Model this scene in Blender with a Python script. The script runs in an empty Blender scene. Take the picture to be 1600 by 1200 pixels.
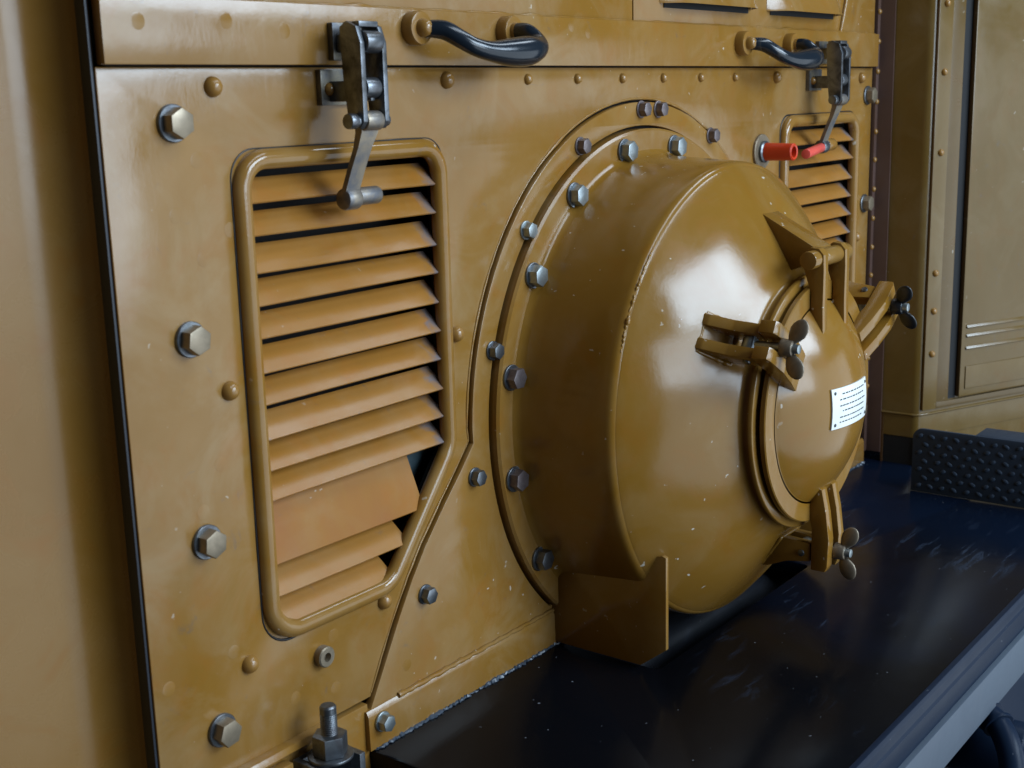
import bpy, bmesh, math, random
from mathutils import Vector, Matrix, noise as mnoise

random.seed(7)
SC = bpy.context.scene
COL = SC.collection
R = math.radians

# ------------------------------------------------------------------ camera
cam = bpy.data.cameras.new('camera')
cam.sensor_width = 36.0
cam.lens = 2027.5 / 1600 * 36
cam.clip_start = 0.05
cam.clip_end = 200
cam_o = bpy.data.objects.new('camera', cam)
COL.objects.link(cam_o)
cam_o.matrix_world = Matrix(((0.60614, 0.18782, -0.77286, -1.6726),
                             (-0.79492, 0.11088, -0.59649, -1.0403),
                             (-0.02634, 0.97592, 0.21651, 0.7761),
                             (0, 0, 0, 1)))
cam.dof.use_dof = True
cam.dof.focus_distance = 1.80
cam.dof.aperture_fstop = 9.0
SC.camera = cam_o

# ------------------------------------------------------------------ light
world = bpy.data.worlds.new('World')
SC.world = world
world.use_nodes = True
bg = world.node_tree.nodes['Background']
bg.inputs['Color'].default_value = (0.80, 0.90, 1.0, 1)
bg.inputs['Strength'].default_value = 0.03

def lamp(name, az, el, dist, sx, sy, power, col, target=(0, -0.1, 0.4)):
    """rectangular area lamp; az from straight in front (-Y) towards +X"""
    L = bpy.data.lights.new(name, 'AREA')
    L.shape = 'RECTANGLE'; L.size = sx; L.size_y = sy
    L.energy = power; L.color = col
    o = bpy.data.objects.new(name, L); COL.objects.link(o)
    t = Vector(target)
    d = Vector((math.sin(R(az)) * math.cos(R(el)), -math.cos(R(az)) * math.cos(R(el)), math.sin(R(el))))
    o.location = t + d * dist
    o.rotation_euler = (-d).to_track_quat('-Z', 'Y').to_euler()
    return o

lamp('window_light', 14, 28, 4.2, 2.6, 1.3, 185, (0.66, 0.83, 1.0))
lamp('hall_fill', 22, -13, 3.5, 5.3, 3.0, 78, (0.77, 0.89, 1.0))  # added broad fill lamp standing in for the bright hall, no window
lamp('lower_window_light', 0, 9, 4.2, 2.6, 1.2, 66, (0.68, 0.84, 1.0))
lamp('roof_light', 25, 60, 4.5, 6.0, 0.6, 100, (0.74, 0.87, 1.0))

SC.view_settings.view_transform = 'Standard'
SC.view_settings.look = 'None'
SC.view_settings.exposure = 0.0
SC.view_settings.gamma = 1.0

# ------------------------------------------------------------------ materials
def new_mat(name):
    m = bpy.data.materials.new(name); m.use_nodes = True
    return m, m.node_tree.nodes, m.node_tree.links, m.node_tree.nodes['Principled BSDF']

def N(nt, kind, **kw):
    n = nt.new(kind)
    for k, v in kw.items():
        if k in n.inputs.keys() if hasattr(n, 'inputs') else False:
            n.inputs[k].default_value = v
        else:
            setattr(n, k, v)
    return n

def noise_node(nt, ln, co, scale, detail=4, rough=.55, dist=0.0):
    n = nt.new('ShaderNodeTexNoise'); n.inputs['Scale'].default_value = scale
    n.inputs['Detail'].default_value = detail; n.inputs['Roughness'].default_value = rough
    n.inputs['Distortion'].default_value = dist
    ln.new(co, n.inputs['Vector']); return n

def ramp(nt, ln, src, a, b, c0=(0, 0, 0, 1), c1=(1, 1, 1, 1)):
    r = nt.new('ShaderNodeValToRGB'); e = r.color_ramp.elements
    e[0].position = a; e[1].position = b; e[0].color = c0; e[1].color = c1
    ln.new(src, r.inputs['Fac']); return r

def mix(nt, ln, fac, a, b):
    m = nt.new('ShaderNodeMix'); m.data_type = 'RGBA'
    if isinstance(fac, (int, float)): m.inputs[0].default_value = fac
    else: ln.new(fac, m.inputs[0])
    for i, v in ((6, a), (7, b)):
        if isinstance(v, tuple): m.inputs[i].default_value = v
        else: ln.new(v, m.inputs[i])
    return m.outputs[2]

def mul(nt, ln, a, k):
    m = nt.new('ShaderNodeMath'); m.operation = 'MULTIPLY'
    ln.new(a, m.inputs[0]); m.inputs[1].default_value = k; return m.outputs[0]

def madd(nt, ln, a, k, c):
    m = nt.new('ShaderNodeMath'); m.operation = 'MULTIPLY_ADD'
    ln.new(a, m.inputs[0]); m.inputs[1].default_value = k; m.inputs[2].default_value = c; return m.outputs[0]

def paint(name, base, alt, rough=.26, chips=.5, dirt=.5, wave=.25, peel=.05, orange=None, haze=0.0, chip_at=.735, ends=None):
    m, nt, ln, b = new_mat(name)
    tc = nt.new('ShaderNodeTexCoord').outputs['Object']
    big = noise_node(nt, ln, tc, 4.5, 5, .6, .6)
    col = mix(nt, ln, ramp(nt, ln, big.outputs['Fac'], .38, .66).outputs['Color'], base, alt)
    # worn, rubbed thin areas with a warmer undercoat
    med = noise_node(nt, ln, tc, 14, 6, .65, 1.0)
    warm = tuple(min(1, c * k) for c, k in zip(base[:3], (1.12, .92, .55))) + (1,)
    col = mix(nt, ln, mul(nt, ln, ramp(nt, ln, med.outputs['Fac'], .52, .70).outputs['Color'], .55), col, orange or warm)
    if haze:       # cloudy dried wax and dust, with faint runs
        hn = noise_node(nt, ln, tc, 7.5, 5, .62, 1.2)
        col = mix(nt, ln, mul(nt, ln, ramp(nt, ln, hn.outputs['Fac'], .47, .72).outputs['Color'], haze), col, (.40, .33, .21, 1))
        mp = nt.new('ShaderNodeMapping'); mp.inputs['Scale'].default_value = (38, 38, 2.2)
        ln.new(tc, mp.inputs['Vector'])
        sn = noise_node(nt, ln, mp.outputs['Vector'], 1.0, 3, .5)
        col = mix(nt, ln, mul(nt, ln, ramp(nt, ln, sn.outputs['Fac'], .56, .74).outputs['Color'], haze * .8), col, (.20, .095, .018, 1))
    # faint grey-blue grime
    dn = noise_node(nt, ln, tc, 31, 6, .7, .8)
    col = mix(nt, ln, mul(nt, ln, ramp(nt, ln, dn.outputs['Fac'], .62, .76).outputs['Color'], dirt), col, (.085, .085, .09, 1))
    # pale chips and specks
    cn = noise_node(nt, ln, tc, 85, 2, .5)
    cm = noise_node(nt, ln, tc, 7, 2, .5)
    gate = mul(nt, ln, ramp(nt, ln, cn.outputs['Fac'], chip_at, chip_at + .02).outputs['Color'], 1.0)
    g2 = nt.new('ShaderNodeMath'); g2.operation = 'MULTIPLY'
    ln.new(gate, g2.inputs[0]); ln.new(ramp(nt, ln, cm.outputs['Fac'], .45, .6).outputs['Color'], g2.inputs[1])
    col = mix(nt, ln, mul(nt, ln, g2.outputs[0], chips), col, (.62, .58, .50, 1))
    if ends:       # paint rubbed through to bluish metal towards the two ends of each slat
        sx = nt.new('ShaderNodeSeparateXYZ'); ln.new(tc, sx.inputs[0])
        tot = None
        ab = nt.new('ShaderNodeMath'); ab.operation = 'ABSOLUTE'; ln.new(sx.outputs[0], ab.inputs[0])
        for x0, x1 in ends:
            mr = nt.new('ShaderNodeMapRange'); mr.inputs['From Min'].default_value = x0; mr.inputs['From Max'].default_value = x1
            ln.new(ab.outputs[0], mr.inputs['Value'])
            if tot is None: tot = mr.outputs[0]
            else:
                mm = nt.new('ShaderNodeMath'); mm.operation = 'MAXIMUM'; ln.new(tot, mm.inputs[0]); ln.new(mr.outputs[0], mm.inputs[1]); tot = mm.outputs[0]
        en = noise_node(nt, ln, tc, 42, 4, .6, .6)
        pr = nt.new('ShaderNodeMath'); pr.operation = 'MULTIPLY'; ln.new(tot, pr.inputs[0]); ln.new(en.outputs['Fac'], pr.inputs[1])
        col = mix(nt, ln, mul(nt, ln, ramp(nt, ln, pr.outputs[0], .26, .44).outputs['Color'], .75), col, (.13, .14, .17, 1))
    ln.new(col, b.inputs['Base Color'])
    rv = madd(nt, ln, big.outputs['Fac'], .16, rough - .19)
    r2 = nt.new('ShaderNodeMath'); r2.operation = 'MULTIPLY_ADD'; ln.new(med.outputs['Fac'], r2.inputs[0]); r2.inputs[1].default_value = .22; ln.new(rv, r2.inputs[2])
    ln.new(r2.outputs[0], b.inputs['Roughness'])
    b.inputs['IOR'].default_value = 1.5
    # relief: brush waviness, orange peel, chips
    bw = nt.new('ShaderNodeBump'); bw.inputs['Strength'].default_value = wave; bw.inputs['Distance'].default_value = .004
    wn = noise_node(nt, ln, tc, 9, 3, .5)
    ln.new(wn.outputs['Fac'], bw.inputs['Height'])
    # brush strokes and small dents
    mb = nt.new('ShaderNodeMapping'); mb.inputs['Scale'].default_value = (1.0, 1.0, .35); mb.inputs['Rotation'].default_value = (R(8), 0, R(10))
    ln.new(tc, mb.inputs['Vector'])
    b2 = nt.new('ShaderNodeBump'); b2.inputs['Strength'].default_value = wave * .5; b2.inputs['Distance'].default_value = .0013
    n2 = noise_node(nt, ln, mb.outputs['Vector'], 62, 4, .6, .5)
    ln.new(n2.outputs['Fac'], b2.inputs['Height']); ln.new(bw.outputs['Normal'], b2.inputs['Normal']); bw = b2
    bp = nt.new('ShaderNodeBump'); bp.inputs['Strength'].default_value = peel; bp.inputs['Distance'].default_value = .001
    pn = noise_node(nt, ln, tc, 240, 3, .6)
    ln.new(pn.outputs['Fac'], bp.inputs['Height']); ln.new(bw.outputs['Normal'], bp.inputs['Normal'])
    ln.new(bp.outputs['Normal'], b.inputs['Normal'])
    return m

M = {}
OCH = (.222, .106, .016, 1); OCH2 = (.252, .131, .034, 1)
M['ochre'] = paint('ochre_paint', OCH, OCH2, .205, .55, .45, .32, .06, None, .21, .725)
M['ochre_smooth'] = paint('ochre_paint_smooth', (.190, .090, .014, 1), (.215, .110, .026, 1), .27, .0, .0, .12, .03)
M['ochre_gloss'] = paint('ochre_gloss_paint', (.214, .102, .013, 1), (.232, .116, .020, 1), .175, .8, .12, .14, .06, None, .10, .724)
M['ochre_slat'] = paint('ochre_slat_paint', (.30, .128, .020, 1), (.33, .148, .030, 1), .34, .35, .45, .2, .05, None, .12, .735,
                        ((.520, .462), (.735, .785)))
M['ochre_red'] = paint('ochre_primer_paint', (.27, .112, .012, 1), (.25, .082, .013, 1), .45, .6, .4, .2, .05, None, .10, .72)
M['ochre_red'].node_tree.nodes['Principled BSDF'].inputs['Specular IOR Level'].default_value = .25
M['ochre_frame'] = paint('ochre_frame_paint', OCH, OCH2, .13, .5, .4, .12, .06, None, .12, .72)
M['cab_trim'] = paint('cab_trim_dark_brown', (.095, .055, .015, 1), (.115, .068, .020, 1), .24, .3, .35, .14, .04)  # darker brown than the cab wall, for inner frame and sill
M['brown'] = paint('brown_paint', (.075, .035, .012, 1), (.095, .045, .016, 1), .34, .2, .3, .15, .04)
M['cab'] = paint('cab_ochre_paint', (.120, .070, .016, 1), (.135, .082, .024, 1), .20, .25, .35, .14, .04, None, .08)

def metal(name, col, rough, alt=None, metallic=.9, scale=60):
    m, nt, ln, b = new_mat(name)
    tc = nt.new('ShaderNodeTexCoord').outputs['Object']
    oi = nt.new('ShaderNodeObjectInfo')
    va = nt.new('ShaderNodeVectorMath'); va.operation = 'ADD'
    cx = nt.new('ShaderNodeCombineXYZ')
    ln.new(mul(nt, ln, oi.outputs['Random'], 40), cx.inputs[0])
    ln.new(tc, va.inputs[0]); ln.new(cx.outputs[0], va.inputs[1])
    n = noise_node(nt, ln, va.outputs[0], scale, 5, .65, .5)
    c = mix(nt, ln, ramp(nt, ln, n.outputs['Fac'], .4, .65).outputs['Color'], col, alt or tuple(x * .55 for x in col[:3]) + (1,))
    ln.new(c, b.inputs['Base Color'])
    b.inputs['Metallic'].default_value = metallic
    ln.new(madd(nt, ln, n.outputs['Fac'], .3, rough - .15), b.inputs['Roughness'])
    bp = nt.new('ShaderNodeBump'); bp.inputs['Strength'].default_value = .12; bp.inputs['Distance'].default_value = .001
    ln.new(n.outputs['Fac'], bp.inputs['Height']); ln.new(bp.outputs['Normal'], b.inputs['Normal'])
    return m

M['steel'] = metal('zinc_steel', (.42, .47, .48, 1), .38, (.26, .29, .30, 1))
M['dark_steel'] = metal('dark_steel', (.20, .22, .24, 1), .36, (.12, .12, .13, 1))
M['brown_reflect_steel'] = metal('brown_tinged_steel', (.20, .17, .17, 1), .42, (.13, .10, .10, 1), .7)
M['worn_bolt'] = metal('worn_painted_bolt', (.27, .215, .15, 1), .40, (.20, .16, .11, 1), .55)
M['lever'] = metal('worn_lever', (.27, .22, .16, 1), .42, (.13, .13, .14, 1), .6, 40)
M['latch_plate'] = metal('greasy_latch_plate', (.20, .17, .12, 1), .36, (.06, .065, .08, 1), .5, 35)
M['link'] = metal('greasy_link_steel', (.21, .225, .25, 1), .34, (.07, .07, .07, 1), .85, 35)
M['brass'] = metal('bronze_paint_metal', (.22, .175, .125, 1), .36, (.15, .12, .09, 1), .45, 50)
M['rivet'] = paint('ochre_rivet_paint', (.27, .135, .025, 1), (.22, .11, .04, 1), .24, .3, .4, .1, .05)

def black(name, col, rough, specks=1.0, smear=1.0, blue_sheen=False, wear=(.024, .038, .066, 1)):
    m, nt, ln, b = new_mat(name)
    tc = nt.new('ShaderNodeTexCoord').outputs['Object']
    mp = nt.new('ShaderNodeMapping'); mp.inputs['Rotation'].default_value = (0, 0, R(50)); mp.inputs['Scale'].default_value = (5, 28, 8)
    ln.new(tc, mp.inputs['Vector'])
    s = noise_node(nt, ln, mp.outputs['Vector'], 1.6, 5, .6, .8)
    g = noise_node(nt, ln, tc, 3.0, 3, .5)
    smm = nt.new('ShaderNodeMath'); smm.operation = 'MULTIPLY'
    ln.new(ramp(nt, ln, s.outputs['Fac'], .55, .72).outputs['Color'], smm.inputs[0])
    ln.new(ramp(nt, ln, g.outputs['Fac'], .50, .62).outputs['Color'], smm.inputs[1])
    if blue_sheen:      # bluish reflected light painted into the colour, growing to the right
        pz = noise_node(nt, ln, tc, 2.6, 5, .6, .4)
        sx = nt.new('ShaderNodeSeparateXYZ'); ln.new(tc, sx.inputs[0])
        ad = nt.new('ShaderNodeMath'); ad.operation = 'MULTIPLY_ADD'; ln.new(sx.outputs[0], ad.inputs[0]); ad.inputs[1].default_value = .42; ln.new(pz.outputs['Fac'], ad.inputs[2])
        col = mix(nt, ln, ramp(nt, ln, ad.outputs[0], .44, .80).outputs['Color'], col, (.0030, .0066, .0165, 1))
    c = mix(nt, ln, mul(nt, ln, smm.outputs[0], smear * .8), col, wear)
    sp = noise_node(nt, ln, tc, 95, 2, .5)
    c = mix(nt, ln, mul(nt, ln, ramp(nt, ln, sp.outputs['Fac'], .745, .77).outputs['Color'], specks * .5), c, (.25, .27, .30, 1))
    ln.new(c, b.inputs['Base Color'])
    n2 = noise_node(nt, ln, tc, 22, 5, .6)
    r = nt.new('ShaderNodeMath'); r.operation = 'MULTIPLY_ADD'
    ln.new(n2.outputs['Fac'], r.inputs[0]); r.inputs[1].default_value = .16
    ln.new(madd(nt, ln, smm.outputs[0], .18 * smear, rough - .08), r.inputs[2])
    ln.new(r.outputs[0], b.inputs['Roughness'])
    bp = nt.new('ShaderNodeBump'); bp.inputs['Strength'].default_value = .12; bp.inputs['Distance'].default_value = .002
    ln.new(n2.outputs['Fac'], bp.inputs['Height']); ln.new(bp.outputs['Normal'], b.inputs['Normal'])
    return m

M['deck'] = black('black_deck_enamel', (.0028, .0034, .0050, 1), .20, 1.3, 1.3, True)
M['deck'].node_tree.nodes['Principled BSDF'].inputs['Specular IOR Level'].default_value = .13
M['black'] = black('black_enamel', (.012, .013, .016, 1), .30, .4, .2)
def plain_early(name, col, rough):
    m, nt, ln, b = new_mat(name)
    tc = nt.new('ShaderNodeTexCoord').outputs['Object']
    n = noise_node(nt, ln, tc, 30, 4, .6)
    ln.new(mix(nt, ln, ramp(nt, ln, n.outputs['Fac'], .4, .7).outputs['Color'], col, tuple(c * 2.2 for c in col[:3]) + (1,)), b.inputs['Base Color'])
    b.inputs['Roughness'].default_value = rough
    return m
M['edge'] = black('black_edge_enamel', (.007, .014, .030, 1), .36, 1.0, 1.2)
M['edge'].node_tree.nodes['Principled BSDF'].inputs['Specular IOR Level'].default_value = .12
M['sealant'] = black('crumbling_sealant', (.050, .064, .085, 1), .35, 2.0, 1.5)  # bluish white reflections are put into the pale base colour
M['handle'] = black('black_handle_enamel', (.010, .015, .022, 1), .18, .3, 1.6, False, (.10, .085, .07, 1))
M['tread'] = black('black_tread_enamel', (.026, .039, .062, 1), .55, .3, .8)
M['tread'].node_tree.nodes['Principled BSDF'].inputs['Specular IOR Level'].default_value = .25
M['baffle'] = plain_early('blue_grey_baffle', (.020, .034, .040, 1), .5)
M['beam'] = paint('grey_beam_paint', (.054, .071, .096, 1), (.060, .080, .106, 1), .6, .1, .2, .05, .02, (.054, .069, .093, 1))

def plain(name, col, rough, metallic=0.0):
    m, nt, ln, b = new_mat(name)
    tc = nt.new('ShaderNodeTexCoord').outputs['Object']
    n = noise_node(nt, ln, tc, 30, 4, .6)
    ln.new(mix(nt, ln, n.outputs['Fac'], col, tuple(c * .8 for c in col[:3]) + (1,)), b.inputs['Base Color'])
    b.inputs['Roughness'].default_value = rough; b.inputs['Metallic'].default_value = metallic
    return m

M['dark'] = plain('dark_interior', (.006, .006, .007, 1), .8)
M['rubber'] = plain('black_rubber', (.008, .011, .018, 1), .5)
M['red'] = plain('red_enamel', (.62, .045, .012, 1), .28)
M['pink'] = plain('worn_red_enamel', (.75, .10, .075, 1), .25)
M['plate'] = plain('white_plate_enamel', (.80, .82, .80, 1), .3)
M['ink'] = plain('black_print', (.05, .06, .06, 1), .5)
M['floor'] = plain('oily_concrete_floor', (.055, .055, .056, 1), .7)
M['maroon'] = paint('dark_maroon_paint', (.075, .040, .030, 1), (.095, .055, .045, 1), .36, .3, .3, .1, .04)

# ------------------------------------------------------------------ helpers
def finish(bm, name, angle=35, smooth=True):
    bmesh.ops.recalc_face_normals(bm, faces=bm.faces)
    me = bpy.data.meshes.new(name); bm.to_mesh(me); bm.free()
    if smooth:
        me.polygons.foreach_set('use_smooth', [True] * len(me.polygons))
        me.set_sharp_from_angle(angle=R(angle))
    return me

def box(bm, x0, x1, y0, y1, z0, z1, bev=0.0, seg=2):
    t = bmesh.new()
    bmesh.ops.create_cube(t, size=1)
    for v in t.verts:
        v.co = Vector(((x0 + x1) / 2 + v.co.x * (x1 - x0), (y0 + y1) / 2 + v.co.y * (y1 - y0), (z0 + z1) / 2 + v.co.z * (z1 - z0)))
    if bev > 0:
        bmesh.ops.bevel(t, geom=list(t.edges), offset=bev, segments=seg, profile=.6, affect='EDGES')
    join(bm, t)

def join(bm, t, mat=None):
    me = bpy.data.meshes.new('tmp'); 
    if mat is not None: bmesh.ops.transform(t, matrix=mat, verts=t.verts)
    t.to_mesh(me); t.free(); bm.from_mesh(me); bpy.data.meshes.remove(me)

def prism(bm, pts, a, b, fn, bev=0.0):
    """extrude polygon pts (u,v) from level a to b; fn(u,v,w)->Vector"""
    t = bmesh.new()
    lo = [t.verts.new(fn(u, v, a)) for u, v in pts]; hi = [t.verts.new(fn(u, v, b)) for u, v in pts]
    t.faces.new(lo[::-1]); t.faces.new(hi); n = len(pts)
    for i in range(n): t.faces.new((lo[i], lo[(i + 1) % n], hi[(i + 1) % n], hi[i]))
    bmesh.ops.recalc_face_normals(t, faces=t.faces)
    if bev > 0:
        bmesh.ops.bevel(t, geom=list(t.edges), offset=bev, segments=2, profile=.6, affect='EDGES')
    join(bm, t)

def tube(bm, path, rad, seg=14, closed=False, cap=True, squash=None):
    P = [Vector(p) for p in path]; n = len(P)
    rads = rad if isinstance(rad, (list, tuple)) else [rad] * n
    tang = []
    for i in range(n):
        if closed: d = P[(i + 1) % n] - P[i - 1]
        else: d = P[min(i + 1, n - 1)] - P[max(i - 1, 0)]
        tang.append(d.normalized())
    up = Vector((0, -1, 0)) if abs(tang[0].y) < .9 else Vector((0, 0, 1))
    rings = []
    for i in range(n):
        s = tang[i].cross(up)
        s = s.normalized(); u = s.cross(tang[i]).normalized(); up = u
        ring = []
        for k in range(seg):
            a = 2 * math.pi * k / seg
            ring.append(bm.verts.new(P[i] + rads[i] * (math.cos(a) * s + math.sin(a) * u)))
        rings.append(ring)
    m = n if closed else n - 1
    for i in range(m):
        A, B = rings[i], rings[(i + 1) % n]
        for k in range(seg): bm.faces.new((A[k], A[(k + 1) % seg], B[(k + 1) % seg], B[k]))
    if cap and not closed:
        bm.faces.new(rings[0][::-1]); bm.faces.new(rings[-1])

def cyl(bm, a, b, r, seg=20, r2=None, bev=0.0):
    a, b = Vector(a), Vector(b); d = b - a; L = d.length
    t = bmesh.new()
    bmesh.ops.create_cone(t, cap_ends=True, segments=seg, radius1=r, radius2=r if r2 is None else r2, depth=L)
    if bev > 0:
        ed = [e for e in t.edges if abs(e.verts[0].co.z - e.verts[1].co.z) < 1e-6]
        bmesh.ops.bevel(t, geom=ed, offset=bev, segments=2, profile=.5, affect='EDGES')
    q = d.to_track_quat('Z', 'Y')
    join(bm, t, Matrix.Translation((a + b) / 2) @ q.to_matrix().to_4x4())

def lathe(bm, prof, c=(0, 0, 0), seg=96, closed_prof=False, cut_z=None, jitter=0.0):
    """prof = [(w, r)]; revolved about the axis through c pointing out of the wall (-Y)"""
    rings = []
    for w, r in prof:
        if r < 1e-6:
            rings.append([bm.verts.new((c[0], c[1] - w, c[2]))]); continue
        ring = []
        for k in range(seg):
            a = 2 * math.pi * k / seg
            z = c[2] + r * math.sin(a)
            if cut_z is not None: z = max(z, cut_z)
            ring.append(bm.verts.new((c[0] + r * math.cos(a), c[1] - w, z)))
        rings.append(ring)
    m = len(rings) if closed_prof else len(rings) - 1
    for i in range(m):
        A, B = rings[i], rings[(i + 1) % len(rings)]
        for k in range(seg):
            k2 = (k + 1) % seg
            if len(A) == 1 and len(B) == 1: continue
            if len(A) == 1: bm.faces.new((A[0], B[k2], B[k]))
            elif len(B) == 1: bm.faces.new((A[k], A[k2], B[0]))
            else: bm.faces.new((A[k], A[k2], B[k2], B[k]))

def rounded(pts, seg=8):
    """pts = [(u, v, radius)] -> polyline with filleted corners"""
    out = []; n = len(pts)
    for i in range(n):
        p0, p, p2 = Vector(pts[i - 1][:2]), Vector(pts[i][:2]), Vector(pts[(i + 1) % n][:2])
        r = pts[i][2]
        if r <= 0: out.append((p.x, p.y)); continue
        d0 = (p0 - p).normalized(); d2 = (p2 - p).normalized()
        ang = d0.angle(d2); L = r / math.tan(ang / 2)
        a, b = p + d0 * L, p + d2 * L
        c = p + (d0 + d2).normalized() * (r / math.sin(ang / 2))
        a0 = math.atan2((a - c).y, (a - c).x); a1 = math.atan2((b - c).y, (b - c).x)
        da = (a1 - a0 + math.pi) % (2 * math.pi) - math.pi
        for k in range(seg + 1):
            t = a0 + da * k / seg
            out.append((c.x + r * math.cos(t), c.y + r * math.sin(t)))
    return out

def plate(outer, holes, w0, w1, fn, bev=.0012, name='plate'):
    """flat sheet with holes from 2D loops, between levels w0 and w1"""
    cu = bpy.data.curves.new('tmpc', 'CURVE'); cu.dimensions = '2D'; cu.fill_mode = 'BOTH'
    cu.extrude = (w1 - w0) / 2 - bev; cu.bevel_depth = bev; cu.bevel_resolution = 1
    for loop in [outer] + holes:
        s = cu.splines.new('POLY'); s.points.add(len(loop) - 1); s.use_cyclic_u = True
        for p, (u, v) in zip(s.points, loop): p.co = (u, v, 0, 1)
    o = bpy.data.objects.new('tmpo', cu); COL.objects.link(o)
    dg = bpy.context.evaluated_depsgraph_get(); dg.update()
    me = bpy.data.meshes.new_from_object(o.evaluated_get(dg))
    bpy.data.objects.remove(o); bpy.data.curves.remove(cu)
    wm = (w0 + w1) / 2
    for v in me.vertices: v.co = fn(v.co.x, v.co.y, wm + v.co.z)
    bm = bmesh.new(); bm.from_mesh(me); bpy.data.meshes.remove(me)
    bmesh.ops.remove_doubles(bm, verts=bm.verts, dist=1e-6)
    return finish(bm, name, 30)

WALL = lambda u, v, w: Vector((u, -w, v))       # u right, v up, w out of the front wall
FLAT = lambda u, v, w: Vector((u, v, w))

WLOC = {}
def put(name, me, m, parent=None, loc=(0, 0, 0)):
    o = bpy.data.objects.new(name, me)
    if m is not None and len(me.materials) == 0: me.materials.append(m)
    COL.objects.link(o)
    loc = Vector(loc); WLOC[o] = loc.copy()
    if parent is not None:
        o.parent = parent; o.location = loc - WLOC[parent]
    else: o.location = loc
    return o

def thing(name, label, cat, loc, group=None):
    o = bpy.data.objects.new(name, None); COL.objects.link(o)
    o.empty_display_size = .02; o.location = loc; WLOC[o] = Vector(loc)
    o['label'] = label; o['category'] = cat
    if group: o['group'] = group
    return o

def tag(o, label, cat, group=None):
    o['label'] = label; o['category'] = cat
    if group: o['group'] = group

def struct(o): o['kind'] = 'structure'; return o

def arc(cx, cz, r, a0, a1, n):
    return [(cx + r * math.cos(R(a0 + (a1 - a0) * i / n)), cz + r * math.sin(R(a0 + (a1 - a0) * i / n))) for i in range(n + 1)]

# shared small meshes, axis along -Y (out of the wall), base at the origin
def hex_mesh(af, h, name):
    t = bmesh.new()
    bmesh.ops.create_cone(t, cap_ends=True, segments=6, radius1=af / 1.732, radius2=af / 1.732, depth=h)
    top = [f for f in t.faces if f.normal.z > .9]
    bmesh.ops.bevel(t, geom=[e for e in top[0].edges], offset=h * .14, segments=2, profile=.5, affect='EDGES')
    bmesh.ops.transform(t, matrix=Matrix.Rotation(R(90), 4, 'X') @ Matrix.Translation((0, 0, h / 2)), verts=t.verts)
    return finish(t, name, 25)

def ring_mesh(r, h, name, bev=.0008, seg=28, dome=0.0):
    t = bmesh.new()
    prof = [(0, r), (h - bev, r), (h, r - bev)]
    if dome: prof += [(h + dome * .7, r * .5)]
    prof += [(h + dome, 0)]
    lathe(t, prof, seg=seg); return finish(t, name, 40)

def rivet_mesh(r, name, h=None):
    h = h or r * .85
    t = bmesh.new()
    prof = [(0, r)] + [(h * math.sin(R(a)), r * math.cos(R(a))) for a in (12, 28, 45, 62, 78)] + [(h, 0)]
    lathe(t, prof, seg=20); return finish(t, name, 60)

BOLT_BIG = hex_mesh(.0265, .0135, 'hex_bolt'); WASH_BIG = ring_mesh(.0185, .004, 'washer')
BOLT_MID = hex_mesh(.0255, .0135, 'hex_bolt'); WASH_MID = ring_mesh(.0175, .0035, 'washer')
BOLT_SML = hex_mesh(.0190, .0110, 'hex_bolt'); WASH_SML = ring_mesh(.0128, .0027, 'washer')
RIV_BIG = rivet_mesh(.0105, 'rivet', .0105); RIV_SML = rivet_mesh(.0072, 'rivet', .0068); RIV_TINY = rivet_mesh(.0058, 'rivet')
FLUSH = ring_mesh(.0080, .0004, 'flush_rivet', .0003, 20, .0)

def mesh_with(me, m):
    k = me.copy(); k.materials.clear(); k.materials.append(m); return k

def flush(parent, x, w, z, m):
    bm = bmesh.new()
    lathe(bm, [(w - .0006, .0082), (w + .00006, .0080), (w + .00022, .0068), (w + .00022, 0)], (x, 0, z), 20)
    return put('flush_rivet', finish(bm, 'flush_rivet', 60), m, parent)

def bolt(parent, x, w, z, size, mat, wmat=None, rot=None):
    hb, ws, hw = {'big': (BOLT_BIG, WASH_BIG, .004), 'mid': (BOLT_MID, WASH_MID, .0035), 'small': (BOLT_SML, WASH_SML, .0027)}[size]
    key = (size, mat.name)
    if key not in BOLTC: BOLTC[key] = (mesh_with(hb, mat), mesh_with(ws, wmat or mat))
    a, b = BOLTC[key]
    o = put('hex_bolt', a, None, parent, (x, -w - hw, z))
    o.rotation_euler = (0, random.uniform(0, 1.05) if rot is None else rot, 0)
    wo = bpy.data.objects.new('washer', b); COL.objects.link(wo); wo.parent = o; wo.location = (0, hw, 0)
    return o
BOLTC = {}
RIVC = {}
def rivet(parent, x, w, z, me, mat, name='rivet'):
    k = (me.name, mat.name)
    if k not in RIVC: RIVC[k] = mesh_with(me, mat)
    return put(name, RIVC[k], None, parent, (x, -w, z))

# ------------------------------------------------------------------ dimensions (metres)
AX, AZ = 0.0, 0.3445           # axis of the round housing
PL, PR, PT = -.933, .877, .811  # front panel edges
ARCH_L = [(-.4165, .338), (-.444, .307), (-.478, .272), (-.518, .228), (-.545, .192), (-.571, .152), (-.598, .106), (-.628, .055)]

def arch(off, zb):
    """outline of the arch plate, left foot over the top to the right foot; off grows it"""
    left = [(x - off * .75, z + off * .66) for x, z in ARCH_L]
    left = [p for p in left if p[1] > zb + .004]
    left.append((-.628 - (zb - .055) * -.60 - off * .75, zb))
    left = left[::-1]
    top = arc(AX, AZ, .418 + off, 178, 2, 56)
    return left + top + [(-x, z) for x, z in left[::-1]]

# ------------------------------------------------------------------ setting
bm = bmesh.new()
g = 14
vs = [bm.verts.new(p) for p in ((-g, -g, -2.6), (g, -g, -2.6), (g, g, -2.6), (-g, g, -2.6))]
bm.faces.new(vs)
struct(put('floor', finish(bm, 'floor', smooth=False), M['floor']))

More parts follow.
